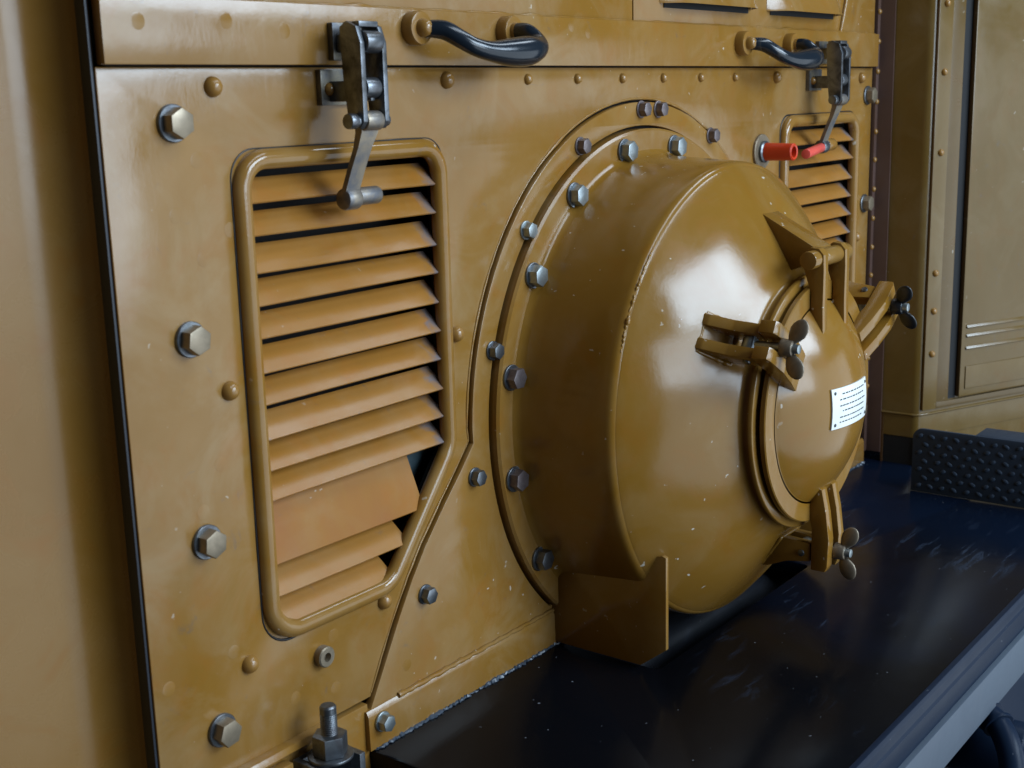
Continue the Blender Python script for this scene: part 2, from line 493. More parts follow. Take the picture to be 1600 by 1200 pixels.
hole = rounded([(-.245, -.180, .012), (.245, -.180, .012), (.245, -.012, .012), (-.245, -.012, .012)], 4)
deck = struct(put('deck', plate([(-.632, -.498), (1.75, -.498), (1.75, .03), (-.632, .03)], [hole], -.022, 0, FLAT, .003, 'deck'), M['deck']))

# dark inner wall that shows in the gaps and behind the louvres
bm = bmesh.new()
box(bm, -1.10, 1.3, .075, .10, -.3, 1.3)
struct(put('inner_wall', finish(bm, 'inner_wall', smooth=False), M['dark']))

# ------------------------------------------------------------------ front panel with louvres
front = thing('front_panel', 'large ochre front panel with two slatted vents and hexagonal bolts round its edge', 'panel', (0, 0, .066))

def louver_loop(sx, grow=0.0):
    L = [(-.774 - grow, .719 + grow, .032), (-.774 - grow, .197 - grow, .040), (-.583 + grow * .5, .197 - grow, .045),
         (-.462 + grow, .346 - grow * .2, .045), (-.462 + grow, .719 + grow, .032)]
    if sx < 0: return rounded(L)
    return rounded([(-u + .018, v, r) for u, v, r in L[::-1]])

outer = [(PL, .066), (PL, PT), (PR, PT), (PR, .066)]
A = arch(.0045, .066)          # left foot ... right foot
outer += A[::-1]
put('panel_sheet', plate(outer, [louver_loop(-1), louver_loop(1)], -.006, 0, WALL, .0012, 'panel_sheet'), M['ochre'], front)
put('panel_backing', plate([(PL + .02, -.03), (PL + .02, PT + .02), (PR - .004, PT + .02), (PR - .004, -.03)],
                           [louver_loop(-1, .004), louver_loop(1, .004)], -.020, -.013, WALL, .001, 'panel_backing'), M['dark'], front)

ZB = [.675, .641, .602, .567, .531, .495, .459, .421, .386, .352, .278, .242, .206]
def slant_x(z): return -.466 if z > .340 else -.466 - (.340 - z) * .81
for side in (-1, 1):
    bm = bmesh.new()
    tube(bm, [WALL(u, v, .002) for u, v in louver_loop(side)], .0108, 16, closed=True)
    fr = put('louver_frame', finish(bm, 'louver_frame', 80), M['ochre_frame'], front)
    bm = bmesh.new()      # cracked, dirt filled joint round the frame
    Lp = louver_loop(side, .0112); nl = len(Lp)
    dens = [Vector(Lp[i]).lerp(Vector(Lp[(i + 1) % nl]), k / 6) for i in range(nl) for k in range(6)]
    tube(bm, [WALL(p.x, p.y, .0002) for p in dens], [max(.0002, .0010 + .0013 * mnoise.noise((p.x * 14, p.y * 14, side))) for p in dens], 6, closed=True)
    put('joint', finish(bm, 'joint', 80), M['black'], fr)
    for i, zb in enumerate(ZB):
        h, dpt = (.066, .022) if i == 10 else (.0240 if i == 0 else (ZB[i - 1] - ZB[i]) * .685, .026)
        j = [random.uniform(-.0008, .0008) for _ in range(4)]
        ww = .0045 + random.uniform(-.0015, .0015)
        xl, x0, x1 = -.769, slant_x(zb) , slant_x(zb + h) if i < 10 else slant_x(zb + h * .6)
        if i >= 10: x0 = x1 = min(slant_x(zb), slant_x(zb + h)) - .004 if i == 10 else slant_x(zb) - .002
        if i == 10: x0 = x1 = slant_x(zb + .004) - .004
        pts = [(xl, ww, zb + j[0]), (x0, ww, zb + j[1]), (x1 - .004, ww - dpt, zb + h + j[2]), (xl, ww - dpt, zb + h + j[3])]
        bm = bmesh.new()
        rows = []
        nx = 6
        def P(s, t, thick):
            a = Vector(pts[0]).lerp(Vector(pts[1]), s); b = Vector(pts[3]).lerp(Vector(pts[2]), s)
            p = a.lerp(b, t); n = Vector((0, .66, .75))
            bow = .0009 * math.sin(s * math.pi) * math.sin(i * 2.1 + 1)
            q = p + n * (bow + (thick - .5) * .0020)
            x, w, z = q
            if side > 0: x = -x + .018
            return Vector((x, -w, z))
        grid = {(a, t, k): bm.verts.new(P(a / nx, t, k)) for a in range(nx + 1) for t in (0, 1) for k in (0, 1)}
        for a in range(nx):
            for k in (0, 1):
                bm.faces.new((grid[a, 0, k], grid[a + 1, 0, k], grid[a + 1, 1, k], grid[a, 1, k]))
            for t in (0, 1):
                bm.faces.new((grid[a, t, 0], grid[a + 1, t, 0], grid[a + 1, t, 1], grid[a, t, 1]))
        for a in (0, nx): bm.faces.new((grid[a, 0, 0], grid[a, 1, 0], grid[a, 1, 1], grid[a, 0, 1]))
        put('slat', finish(bm, 'slat', 30), M['ochre_red'] if i == 10 else M['ochre_slat'], fr)

bm = bmesh.new()
prism(bm, [(-.575, .262), (-.500, .300), (-.466, .335), (-.458, .352), (-.575, .352)], -.034, -.031, WALL)
put('baffle', finish(bm, 'baffle', 30), M['baffle'], front)
for sx in (-1, 1):
    for z in (.759, .546, .332, .119):
        bolt(front, sx * .853, 0, z, 'big', M['worn_bolt'], M['dark_steel'])
for x, z in ((-.800, .793), (-.807, .484), (-.808, .178), (-.593, .179), (-.438, .485), (-.439, .797),
             (.820, .793), (.450, .796), (.818, .482), (.62, .179), (.81, .178)):
    rivet(front, x, 0, z, RIV_BIG, M['rivet'])
for i in range(6): rivet(front, -.274 + .1145 * i, 0, .797, RIV_SML, M['rivet'])
for x, z in ((-.826, .722), (-.857, .670), (-.827, .624), (-.826, .409), (-.853, .364), (-.828, .199), (-.915, .191), (-.681, .099),
             (-.79, .65), (-.68, .165), (-.745, .112)):
    flush(front, x, 0, z, M['ochre'])
# socket screw low on the panel
bm = bmesh.new()
lathe(bm, [(0, .0125), (.009, .0125), (.0105, .011), (.0105, .0055), (.003, .0052), (.003, 0)], seg=24)
put('socket_screw', finish(bm, 'socket_screw', 30), M['worn_bolt'], front, (-.701, 0, .148))

# ------------------------------------------------------------------ arch plate
archp = thing('arch_plate', 'ochre arch shaped backing plate with splayed feet around the round housing', 'plate', (0, 0, .05))
hole_r = [(AX + .3855 * math.cos(t * math.pi / 60), max(.056, AZ + .3855 * math.sin(t * math.pi / 60))) for t in range(120)]
hp = [p for p in hole_r if p[1] > .0561]
put('plate_sheet', plate(arch(-.001, .050), [hp], -.006, .0058, WALL, .0014, 'plate_sheet'), M['ochre'], archp)
for x, z in ((-.164, .706), (-.004, .752), (.044, .751), (.206, .706), (-.294, .602), (-.373, .453), (-.418, .293), (-.524, .166),
             (.294, .602), (.373, .453), (.418, .293), (.524, .166)):
    bolt(archp, x, .0058, z, 'small', M['steel'] if z > .55 and x < -.2 else M['dark_steel'] if z > .25 and z < .6 or z < .2 else M['brown_reflect_steel'])  # steel tint by position: reflected tones put into the colour
for x, z in ((-.563, .085),):
    flush(archp, x, .0058, z, M['ochre'])

# brushed-over paint ridge along the seam of the arch plate
bm = bmesh.new()
Ap = arch(.0056, .070)
dens = [Vector(Ap[i]).lerp(Vector(Ap[i + 1]), k / 5) for i in range(len(Ap) - 1) for k in range(5)]
tube(bm, [WALL(p.x, p.y, .0) for p in dens], [max(.0006, .0015 + .0016 * mnoise.noise((p.x * 11, p.y * 11, 4)) + .0006 * mnoise.noise((p.x * 60, p.y * 60, 4))) for p in dens], 8)
put('paint_ridge', finish(bm, 'paint_ridge', 80), M['ochre_frame'], archp)

# angle strip along the foot of the wall
foot = thing('foot_strip', 'narrow ochre angle strip welded along the wall just above the black deck', 'strip', (0, 0, 0))
bm = bmesh.new()
prism(bm, [(-.001, .0015), (-.001, .0525), (.0070, .052), (.0105, .0455), (.0115, .0015)], -.640, .872, lambda u, v, w: Vector((w, -u, v)), .0008)
put('strip', finish(bm, 'strip', 30), M['ochre'], foot)
bm = bmesh.new()
path = []
for i in range(46):
    s = i / 45
    path.append((-.583 + .345 * s, -.0075, .0520 + .0006 * math.sin(i * 1.7)))
tube(bm, path, [max(.0008, .0038 * (1 - .35 * s) * (1 + .25 * math.sin(s * 40) * math.sin(s * 93))) for s in [i / 45 for i in range(46)]], 8)
put('weld_bead', finish(bm, 'weld_bead', 80), M['ochre'], foot)
bolt(foot, -.618, .0115, .033, 'small', M['steel'])

# crumbling dark sealant along the deck joint
bm = bmesh.new()
path = [(-.63 + 1.5 * i / 700, -.012 + .004 * mnoise.noise((i * .37, 0, 0)), .0005 + .002 * mnoise.noise((i * .5, 9, 0))) for i in range(701)]
tube(bm, path, [max(.0008, .0026 + .0034 * mnoise.noise((i * .61, 3, 0)) + .0025 * mnoise.noise((i * .05, 6, 0))) for i in range(701)], 6)
put('sealant_bead', finish(bm, 'sealant_bead', 50), M['sealant'], foot)

# ------------------------------------------------------------------ round housing
hous = thing('blower_housing', 'large round ochre housing with bolted flange and conical front standing on the wall', 'housing', (0, 0, .02))
C = (AX, 0, AZ)
bm = bmesh.new()
lathe(bm, [(-.010, .380), (.0145, .380), (.0178, .3768), (.0178, .330), (-.010, .330)], C, 128, True, cut_z=.004)
put('flange', finish(bm, 'flange', 35), M['ochre'], hous)
bm = bmesh.new()
prof = [(.012, .3425), (.0174, .3500), (.0200, .3470), (.0235, .3440), (.029, .3415)]
prof += [(.028 + .126 * i / 6, .3413 - .0080 * i / 6) for i in range(1, 7)]
prof += [(.1585, .3322), (.1615, .3306), (.1640, .3282), (.1660, .3252), (.1680, .3222)]
lathe(bm, prof, C, 144)
put('drum_shell', finish(bm, 'drum_shell', 60), M['ochre_gloss'], hous)
bm = bmesh.new()
prof = [(.1655, .3262)]
for i in range(15):
    s = i / 14
    prof.append((.1675 + .0925 * s, .3245 - .1355 * s + .010 * math.sin(s * math.pi)))
prof += [(.263, .1845), (.266, .1805), (.270, .1785), (.2765, .1780), (.2775, .1815), (.2825, .1815), (.2835, .1800), (.2835, .150)]
lathe(bm, prof, C, 144)
put('cone', finish(bm, 'cone', 60), M['ochre_gloss'], hous)
# lumpy weld run on the shoulder of the drum
bm = bmesh.new()
path, rr = [], []
for i in range(240):
    a = R(134 + 27 * i / 239)
    n1 = mnoise.noise((i * .16, 1.3, 0)); n2 = mnoise.noise((i * .05, 7.1, 0))
    r_ = .3278 + .001 * n1
    path.append((AX + r_ * math.cos(a), -(.1632 + .0014 * n2), AZ + r_ * math.sin(a)))
    rr.append(max(.0008, (.0020 + .0018 * n2 + .0010 * n1) * min(1, 6 * min(i, 239 - i) / 239 + .2)))
tube(bm, path, rr, 8)
put('weld_bead', finish(bm, 'weld_bead', 80), M['ochre_gloss'], hous)
for k in range(16):
    a = 101.25 + 22.5 * k
    x, z = AX + .357 * math.cos(R(a)), AZ + .357 * math.sin(R(a))
    if z < .03: continue
    aa = a % 360
    m = M['steel'] if aa < 150 else M['brown_reflect_steel'] if aa < 200 else M['dark_steel']  # bright and dark reflections put into the steel colour by bolt angle
    bolt(hous, x, .0178, z, 'mid', m, M['dark_steel'])
# side plates of the chute under the drum
def cone_r(w): return .3255 - (w - .166) / .094 * .1365
for sx in (-1, 1):
    bm = bmesh.new()
    prism(bm, [(.000, .004), (.155, .004), (.196, .036), (.196, .168), (.190, .170), (.150, .160), (.02, .150), (.000, .150)],
          sx * .2455, sx * .2525, lambda u, v, w: Vector((w, -u, v)), .0012)
    put('chute_plate', finish(bm, 'chute_plate', 30), M['ochre_gloss'], hous)
bm = bmesh.new()
box(bm, -.2445, .2445, -.022, -.012, .0, .12)
put('chute_back', finish(bm, 'chute_back', smooth=False), M['dark'], hous)
# hinge bracket at the top of the cone, its pin barrel
bm = bmesh.new()
brk = [(.205, AZ + .262), (.214, AZ + .264), (.296, AZ + .219), (.306, AZ + .205), (.298, AZ + .193), (.285, AZ + .196), (.243, AZ + .18), (.215, AZ + .23)]
prism(bm, brk, -.0245, .0245, lambda u, v, w: Vector((AX + w, -u, v)), .0015)
put('hinge_bracket', finish(bm, 'hinge_bracket', 35), M['ochre_gloss'], hous)

def polar(a, r, t, w):
    er = Vector((math.cos(R(a)), 0, math.sin(R(a)))); et = Vector((-math.sin(R(a)), 0, math.cos(R(a))))
    return Vector((AX, 0, AZ)) + er * r + et * t + Vector((0, -w, 0))
LUGA = (149, 31, -90)
LR = .216
for a in LUGA:
    for sgn in (-1, 1):
        bm = bmesh.new()
        # bar welded on the cone, running straight out
        prism(bm, [(LR + .036, .205), (LR + .034, .232), (LR + .021, .262), (LR + .015, .298), (LR - .012, .298), (LR - .014, .255), (LR - .006, .222), (LR + .012, .200)],
              sgn * .0090, sgn * .0245, lambda u, v, w, a=a: polar(a, u, w, v), .002)
        put('lug', finish(bm, 'lug', 35), M['ochre_gloss'], hous)
    bm = bmesh.new()
    pth, rr = [], []
    for i in range(61):
        u = i / 60 * 4
        tt, rad_, ww = ((-.026 + .052 * u, LR + .036, .224) if u < 1 else (.0265, LR + .036 - .042 * (u - 1), .224 + .030 * (u - 1)) if u < 2 else
                        (.0265 - .053 * (u - 2), LR - .007, .2540) if u < 3 else (-.0265, LR - .007 + .042 * (u - 3), .254 - .030 * (u - 3)))
        rad_ = cone_r(ww) + .0045 if u < 1 or True else rad_
        pth.append(polar(a, rad_, tt, ww)); rr.append(.0034 + .0022 * mnoise.noise((i * .55, a, 0)))
    tube(bm, pth, rr, 8, closed=False)
    put('weld_bead', finish(bm, 'weld_bead', 80), M['ochre_gloss'], hous)
    bm = bmesh.new()
    cyl(bm, polar(a, LR + .004, -.027, .285), polar(a, LR + .004, .027, .285), .005, 14, bev=.001)
    put('lug_pin', finish(bm, 'lug_pin', 35), M['dark_steel'], hous)

# ------------------------------------------------------------------ hinged cover
cover = thing('housing_cover', 'domed ochre cover with white plate, hinged on the front of the round housing', 'cover', (0, -.288, AZ))
bm = bmesh.new()
lathe(bm, [(.2885, .10), (.2885, .1695), (.2900, .1715), (.2960, .1715), (.2975, .1700), (.2975, .120)], C, 120)
put('rim', finish(bm, 'rim', 35), M['ochre_gloss'], cover)
def dome_w(r): return .2970 + .0515 * max(0, 1 - (r / .143) ** 2.0) ** .93
bm = bmesh.new()
rs = [.1455, .143, .1428, .1415, .139, .135, .129, .121, .111, .099, .085, .07, .054, .037, .019, .006]
prof = [(.2970, .150)] + [(max(.2975, dome_w(r)), r) for r in rs] + [(dome_w(0), 0)]
lathe(bm, prof, C, 120)
put('dome', finish(bm, 'dome', 50), M['ochre_gloss'], cover)
for x0, x1 in ((-.043, -.028), (.028, .043)):
    bm = bmesh.new()
    pts = [(.286, AZ + .196), (.287, AZ + .214), (.297, AZ + .222), (.309, AZ + .221), (.3160, AZ + .213), (.3168, AZ + .19), (.3165, AZ + .14), (.3175, AZ + .108),
           (.3175, AZ + .095), (.300, AZ + .095), (.298, AZ + .12), (.2985, AZ + .16)]
    prism(bm, pts, x0, x1, lambda u, v, w: Vector((AX + w, -u, v)), .0018)
    put('hinge_arm', finish(bm, 'hinge_arm', 35), M['ochre_gloss'], cover)
bm = bmesh.new()
cyl(bm, (-.062, -.302, AZ + .206), (.060, -.302, AZ + .206), .0125, 24, bev=.0015)
put('hinge_pin', finish(bm, 'hinge_pin', 35), M['ochre_gloss'], cover)
for a in LUGA:
    for sgn in (-1, 1):
        bm = bmesh.new()
        prism(bm, [(LR + .026, .3005), (LR + .026, .322), (LR + .018, .3255), (LR - .022, .3270), (.155, .3220), (.121, .3150), (.116, .304), (.135, .2972), (.165, .2972), (.180, .3005)],
              sgn * .0090, sgn * .0265, lambda u, v, w, a=a: polar(a, u, w, v), .0018)
        put('fork_lug', finish(bm, 'fork_lug', 35), M['ochre_gloss'], cover)
# name plate bent over the dome
def plate_pt(u, v, d):
    r = math.hypot(u, v); return Vector((AX + u, -(dome_w(min(r, .1)) + d), AZ + v))
bm = bmesh.new()
nu, nv = 10, 6
PU0, PU1, PV0, PV1 = -.060, .046, -.023, .033
g = {}
for i in range(nu + 1):
    for j in range(nv + 1):
        for k, d in enumerate((.0004, .0024)):
            g[i, j, k] = bm.verts.new(plate_pt(PU0 + (PU1 - PU0) * i / nu, PV0 + (PV1 - PV0) * j / nv, d))
for i in range(nu):
    for j in range(nv):
        for k in (0, 1): bm.faces.new((g[i, j, k], g[i + 1, j, k], g[i + 1, j + 1, k], g[i, j + 1, k]))
for i in range(nu):
    for j in (0, nv): bm.faces.new((g[i, j, 0], g[i + 1, j, 0], g[i + 1, j, 1], g[i, j, 1]))
for j in range(nv):
    for i in (0, nu): bm.faces.new((g[i, j, 0], g[i, j + 1, 0], g[i, j + 1, 1], g[i, j, 1]))
npl = put('name_plate', finish(bm, 'name_plate', 40), M['plate'], cover)
# unreadable print: short dashes in rows, four corner screws
bm = bmesh.new()
for row, v in enumerate((.0245, .017, .0085, .001, -.0075, -.0145)):
    u = -.044 + (.006 if row in (0, 3) else .0)
    end = (.030, .022, .032, .026, .030, .016)[row]
    while u < end:
        L = random.uniform(.002, .0075)
        vv = [bm.verts.new(plate_pt(a, v + b, .0026)) for a, b in ((u, -.0009), (u + L, -.0009), (u + L, .0009), (u, .0009))]
        bm.faces.new(vv); u += L + random.uniform(.0012, .0026)
put('print', finish(bm, 'print', smooth=False), M['ink'], npl)
for u in (PU0 + .007, PU1 - .007):
    for v in (PV0 + .006, PV1 - .006):
        p = plate_pt(u, v, .002)
        rivet(npl, p.x, -p.y, p.z, ring_mesh(.0024, .0012, 'screw', .0004, 12), M['ink'], 'screw')

# swing bolts with wing nuts
def swing_bolt(a, label, tilt, mat):
    t = thing('swing_bolt', label, 'wing nut', polar(a, LR, 0, .285), 'swing bolts holding the cover shut')
    bm = bmesh.new()
    cyl(bm, polar(a, LR, 0, .272), polar(a, LR, 0, .350), .0062, 16, bev=.001)
    cyl(bm, polar(a, LR, -.008, .281), polar(a, LR, .008, .281), .0105, 18, bev=.001)
    put('shank', finish(bm, 'shank', 35), M['steel'], t)
    bm = bmesh.new()
    cyl(bm, polar(a, LR, 0, .3262), polar(a, LR, 0, .3420), .0125, 20, .0105, bev=.001)
    nut = put('wing_nut', finish(bm, 'wing_nut', 35), mat, t)
    c = polar(a, LR, 0, .333)
    for s in (-1, 1):
        d = Vector((math.cos(R(tilt)), 0, math.sin(R(tilt)))) * s
        ax = (d * .86 + Vector((0, -1, 0)) * .5).normalized()
        nrm = d.cross(Vector((0, -1, 0))).normalized(); side = ax.cross(nrm).normalized()
        bm = bmesh.new()
        tb = bmesh.new(); bmesh.ops.create_uvsphere(tb, u_segments=18, v_segments=12, radius=1)
        mt = Matrix((( *(ax * .0185), 0), (*(side * .0125), 0), (*(nrm * .0038), 0), (0, 0, 0, 1))).transposed()
        for v in tb.verts:
            k = .62 + .38 * min(1, (v.co.x + 1) / 1.1)
            v.co.y *= k
        mt.translation = c + ax * .0245
        join(bm, tb, mt)
        put('wing', finish(bm, 'wing', 80), mat, nut)
    return t
swing_bolt(149, 'bronze coloured wing nut on the left lug pair of the domed cover', 78, M['brass'])
swing_bolt(31, 'black wing nut on the right lug pair of the domed cover, beyond the hinge', 115, M['black'])
swing_bolt(-90, 'dull bronze wing nut at the bottom of the domed cover, over the black deck', 84, M['brass'])

# ------------------------------------------------------------------ cover strip and upper panels
strip = thing('cover_strip', 'long flat ochre strip across the wall above the slatted panel', 'strip', (0, 0, .814))
bm = bmesh.new()
box(bm, -.933, .873, -.0135, -.0005, .8140, .8765, .0016)
put('strip_bar', finish(bm, 'strip_bar', 30), M['ochre'], strip)
for x, z in ((-.893, .853), (-.788, .856), (-.711, .848), (-.19, .866), (-.150, .858)):
    flush(strip, x, .0135, z, M['ochre'])

upl = thing('upper_panel', 'flat ochre upper panel above the strip, left of the vertical seam', 'panel', (-.5, 0, .878), 'upper panels')
bm = bmesh.new(); box(bm, -.935, -.0225, -.004, .02, .878, 1.25, .001)
put('panel_sheet', finish(bm, 'panel_sheet', 30), M['ochre'], upl)
upr = thing('upper_panel', 'ochre upper panel with two pressed louvres, right of the vertical seam', 'panel', (.4, 0, .878), 'upper panels')
bm = bmesh.new(); box(bm, -.0195, .871, -.004, .02, .878, 1.25, .001)
put('panel_sheet', finish(bm, 'panel_sheet', 30), M['ochre'], upr)
for x0, x1 in ((.052, .345), (.402, .683)):
    bm = bmesh.new()
    n = 12; rows = []
    for i in range(n + 1):
        s = i / n; x = x0 + (x1 - x0) * s
        e = min(1, min(s, 1 - s) * 9) ** .6
        rows.append([bm.verts.new((x, -.0045 - .030 * e, .905)), bm.verts.new((x, -.0045 - .030 * e * .9, .909)),
                     bm.verts.new((x, -.0045 - .010 * e, .945)), bm.verts.new((x, -.0042, .972))])
    for i in range(n):
        for k in range(3): bm.faces.new((rows[i][k], rows[i + 1][k], rows[i + 1][k + 1], rows[i][k + 1]))
    put('pressed_louver', finish(bm, 'pressed_louver', 50), M['ochre'], upr)
    bm = bmesh.new(); box(bm, x0 + .012, x1 - .012, -.0055, -.0042, .899, .912)
    put('louver_slot', finish(bm, 'louver_slot', smooth=False), M['dark'], upr)
bm = bmesh.new()
tube(bm, [(.705, -.0045, .8775), (.712, -.006, .90), (.725, -.006, .935), (.735, -.005, .98)], .004, 8)
put('weld_bead', finish(bm, 'weld_bead', 80), M['ochre'], upr)
bm = bmesh.new()
path = [(-.93 + 1.8 * i / 240, -.0065, .8775) for i in range(241)]
tube(bm, path, [max(.0006, .0014 + .003 * mnoise.noise((i * .21, 5, 0))) for i in range(241)], 6)
put('paint_bead', finish(bm, 'paint_bead', 80), M['ochre'], strip)

# ------------------------------------------------------------------ grab handles
def smooth_path(pts, n=6):
    P = [Vector(p) for p in pts]; out = []
    for i in range(len(P) - 1):
        p0, p1, p2, p3 = P[max(i - 1, 0)], P[i], P[i + 1], P[min(i + 2, len(P) - 1)]
        for k in range(n):
            t = k / n
            out.append(.5 * ((2 * p1) + (p2 - p0) * t + (2 * p0 - 5 * p1 + 4 * p2 - p3) * t * t + (3 * p1 - p0 - 3 * p2 + p3) * t ** 3))
    out.append(P[-1]); return out
def grab(xa, xb, z, label, s=1.0):
    t = thing('grab_handle', label, 'handle', ((xa + xb) / 2, -.0135, z), 'black grab handles on the strip')
    for x in (xa, xb):
        bm = bmesh.new()
        lathe(bm, [(.0135, .0195), (.0255, .0195), (.0285, .0180), (.0290, .0155), (.0290, .0105), (.0335, .0100), (.0390, .0080), (.0415, .0045), (.0420, 0)], (x, 0, z), 36)
        put('end_boss', finish(bm, 'end_boss', 35), M['ochre'], t)
    d = xb - xa
    pts = [(xa + .004, -.030, z - .001, .0095), (xa + .018, -.046, z - .003, .0110), (xa + .030, -.060, z - .013, .0105), (xa + .045, -.069, z - .022, .0105),
           (xa + d * .40, -.073, z - .027, .0120), (xa + d * .60, -.074, z - .028, .0165), (xa + d * .80, -.074, z - .026, .0180), (xb - .010, -.072, z - .022, .0130),
           (xb + .001, -.062, z - .013, .0105), (xb + .001, -.047, z - .002, .0105), (xb, -.030, z, .0100)]
    P = smooth_path([p[:3] for p in pts]); Rd = smooth_path([(p[3], 0, 0) for p in pts])
    bm = bmesh.new(); tube(bm, P, [r.x * s for r in Rd], 20)
    put('grip', finish(bm, 'grip', 80), M['handle'], t)
grab(-.512, -.337, .855, 'black bulged grab handle beside the left toggle latch', 1.0)
grab(.290, .465, .850, 'black bulged grab handle beside the right toggle latch', 1.0)

# ------------------------------------------------------------------ toggle latches
def latch(x0, label, red=False):
    t = thing('toggle_latch', label, 'latch', (x0, -.0135, .80), 'toggle latches clamping the strip to the panel')
    X = lambda x: x + x0
    for z0, z1, dx, w0 in ((.8185, .858, .004, .0135), (.7715, .8095, -.004, .0)):
        bm = bmesh.new(); box(bm, X(-.026 + dx), X(.026 + dx), -w0 - .008, -w0 + .001, z0, z1, .0015)
        put('base_plate', finish(bm, 'base_plate', 30), M['latch_plate'], t)
        for xr in (-.014,):
            rivet(t, X(xr + dx), w0 + .008, (z0 + z1) / 2 - .002, RIV_SML, M['rivet'])
    # hook block on the upper plate, eye block on the lower one
    bm = bmesh.new()
    box(bm, X(-.018), X(.002), -.050, -.020, .826, .846, .003)
    cyl(bm, (X(-.021), -.061, .836), (X(.0035), -.061, .836), .0118, 24, bev=.0015)
    put('hook', finish(bm, 'hook', 35), M['link'], t)
    bm = bmesh.new()
    box(bm, X(-.018), X(-.011), -.058, -.006, .775, .797, .002)
    box(bm, X(-.006), X(.001), -.058, -.006, .775, .797, .002)
    cyl(bm, (X(-.0195), -.057, .789), (X(.0025), -.057, .789), .0110, 20, bev=.0015)
    put('eye', finish(bm, 'eye', 35), M['dark_steel'], t)
    # the pair of link plates
    for xa in (-.0290, .0045):
        bm = bmesh.new()
        prism(bm, [(.045, .752), (.052, .746), (.062, .746), (.068, .754), (.068, .835), (.062, .852), (.048, .858), (.038, .852), (.040, .80)],
              X(xa), X(xa + .0068), lambda u, v, w: Vector((w, -u, v)), .0012)
        put('link', finish(bm, 'link', 30), M['link'], t)
    bm = bmesh.new()
    box(bm, X(-.0235), X(.0055), -.0625, -.038, .8515, .8575, .0015)
    put('bridge', finish(bm, 'bridge', 35), M['link'], t)
    bm = bmesh.new()
    cyl(bm, (X(-.043), -.058, .7545), (X(.017), -.058, .7545), .0068, 18, bev=.0012)
    cyl(bm, (X(-.0435), -.058, .7545), (X(-.0325), -.058, .7545), .0082, 18, bev=.0012)
    put('pivot_pin', finish(bm, 'pivot_pin', 35), M['dark_steel'], t)
    # hand lever, leaning in towards the wall
    bm = bmesh.new()
    cyl(bm, (X(-.0215), -.058, .7545), (X(.0035), -.058, .7545), .0105, 20, bev=.0012)
    a = [(-.009, .058, .758, .010), (-.010, .056, .742, .008), (-.013, .051, .726, .0062), (-.015, .043, .706, .0058), (-.017, .035, .684, .0056), (-.018, .031, .672, .0056)]
    secs = []
    wd = [.027, .0255, .0215, .0215, .0215, .020]
    for (xl, w, z, th), wdt in zip(a, wd):
        xl = xl - wdt / 2
        secs.append([bm.verts.new((X(xl), -w + th, z)), bm.verts.new((X(xl + wdt), -w + th, z)), bm.verts.new((X(xl + wdt), -w - th * .2, z)), bm.verts.new((X(xl), -w - th * .2, z))])
    for i in range(len(secs) - 1):
        for k in range(4): bm.faces.new((secs[i][k], secs[i][(k + 1) % 4], secs[i + 1][(k + 1) % 4], secs[i + 1][k]))
    bm.faces.new(secs[0]); bm.faces.new(secs[-1][::-1])
    put('lever_arm', finish(bm, 'lever_arm', 30), M['lever'], t)
    bm = bmesh.new()
    cyl(bm, (X(-.028), -.029, .671), (X(-.006), -.029, .671), .0122, 22, bev=.0035)
    cyl(bm, (X(-.007), -.029, .6725), (X(.027), -.029, .6725), .0100, 20, bev=.002)
    put('lever_end', finish(bm, 'lever_end', 35), M['lever'] if not red else M['dark_steel'], t)
    if red:
        bm = bmesh.new(); cyl(bm, (X(-.004), -.029, .673), (X(.0285), -.029, .6735), .0112, 20, bev=.003)
        put('lever_stub', finish(bm, 'lever_stub', 35), M['ochre'], t)
        bm = bmesh.new(); cyl(bm, (X(-.028), -.032, .670), (X(-.122), -.046, .663), .0085, 20, bev=.001)
        s = put('grip_sleeve', finish(bm, 'grip_sleeve', 35), M['pink'], t); s['label'] = 'thin red grip sleeve on the lever'
    return t
latch(-.627, 'worn steel toggle latch with its lever hanging over the left slatted vent')
latch(.600, 'small toggle latch with red sleeved lever over the right slatted vent', True)

# ------------------------------------------------------------------ red handle on a round plate
red = thing('red_tube_handle', 'red hollow tube sticking out from a round plate above the housing', 'handle', (.395, 0, .671))
bm = bmesh.new()
lathe(bm, [(0, .0300), (.004, .0300), (.0055, .0285), (.0055, .0)], (.395, 0, .671), 40)
put('round_plate', finish(bm, 'round_plate', 35), M['worn_bolt'], red)
bm = bmesh.new()
lathe(bm, [(.0055, .0155), (.062, .0145), (.064, .0125), (.063, .0095), (.030, .0090), (.030, 0)], (.395, 0, .671), 32)
put('tube', finish(bm, 'tube', 35), M['red'], red)
bm = bmesh.new()
lathe(bm, [(.0054, .0185), (.010, .0185), (.012, .0158)], (.395, 0, .671), 32)
put('collar', finish(bm, 'collar', 35), M['dark_steel'], red)

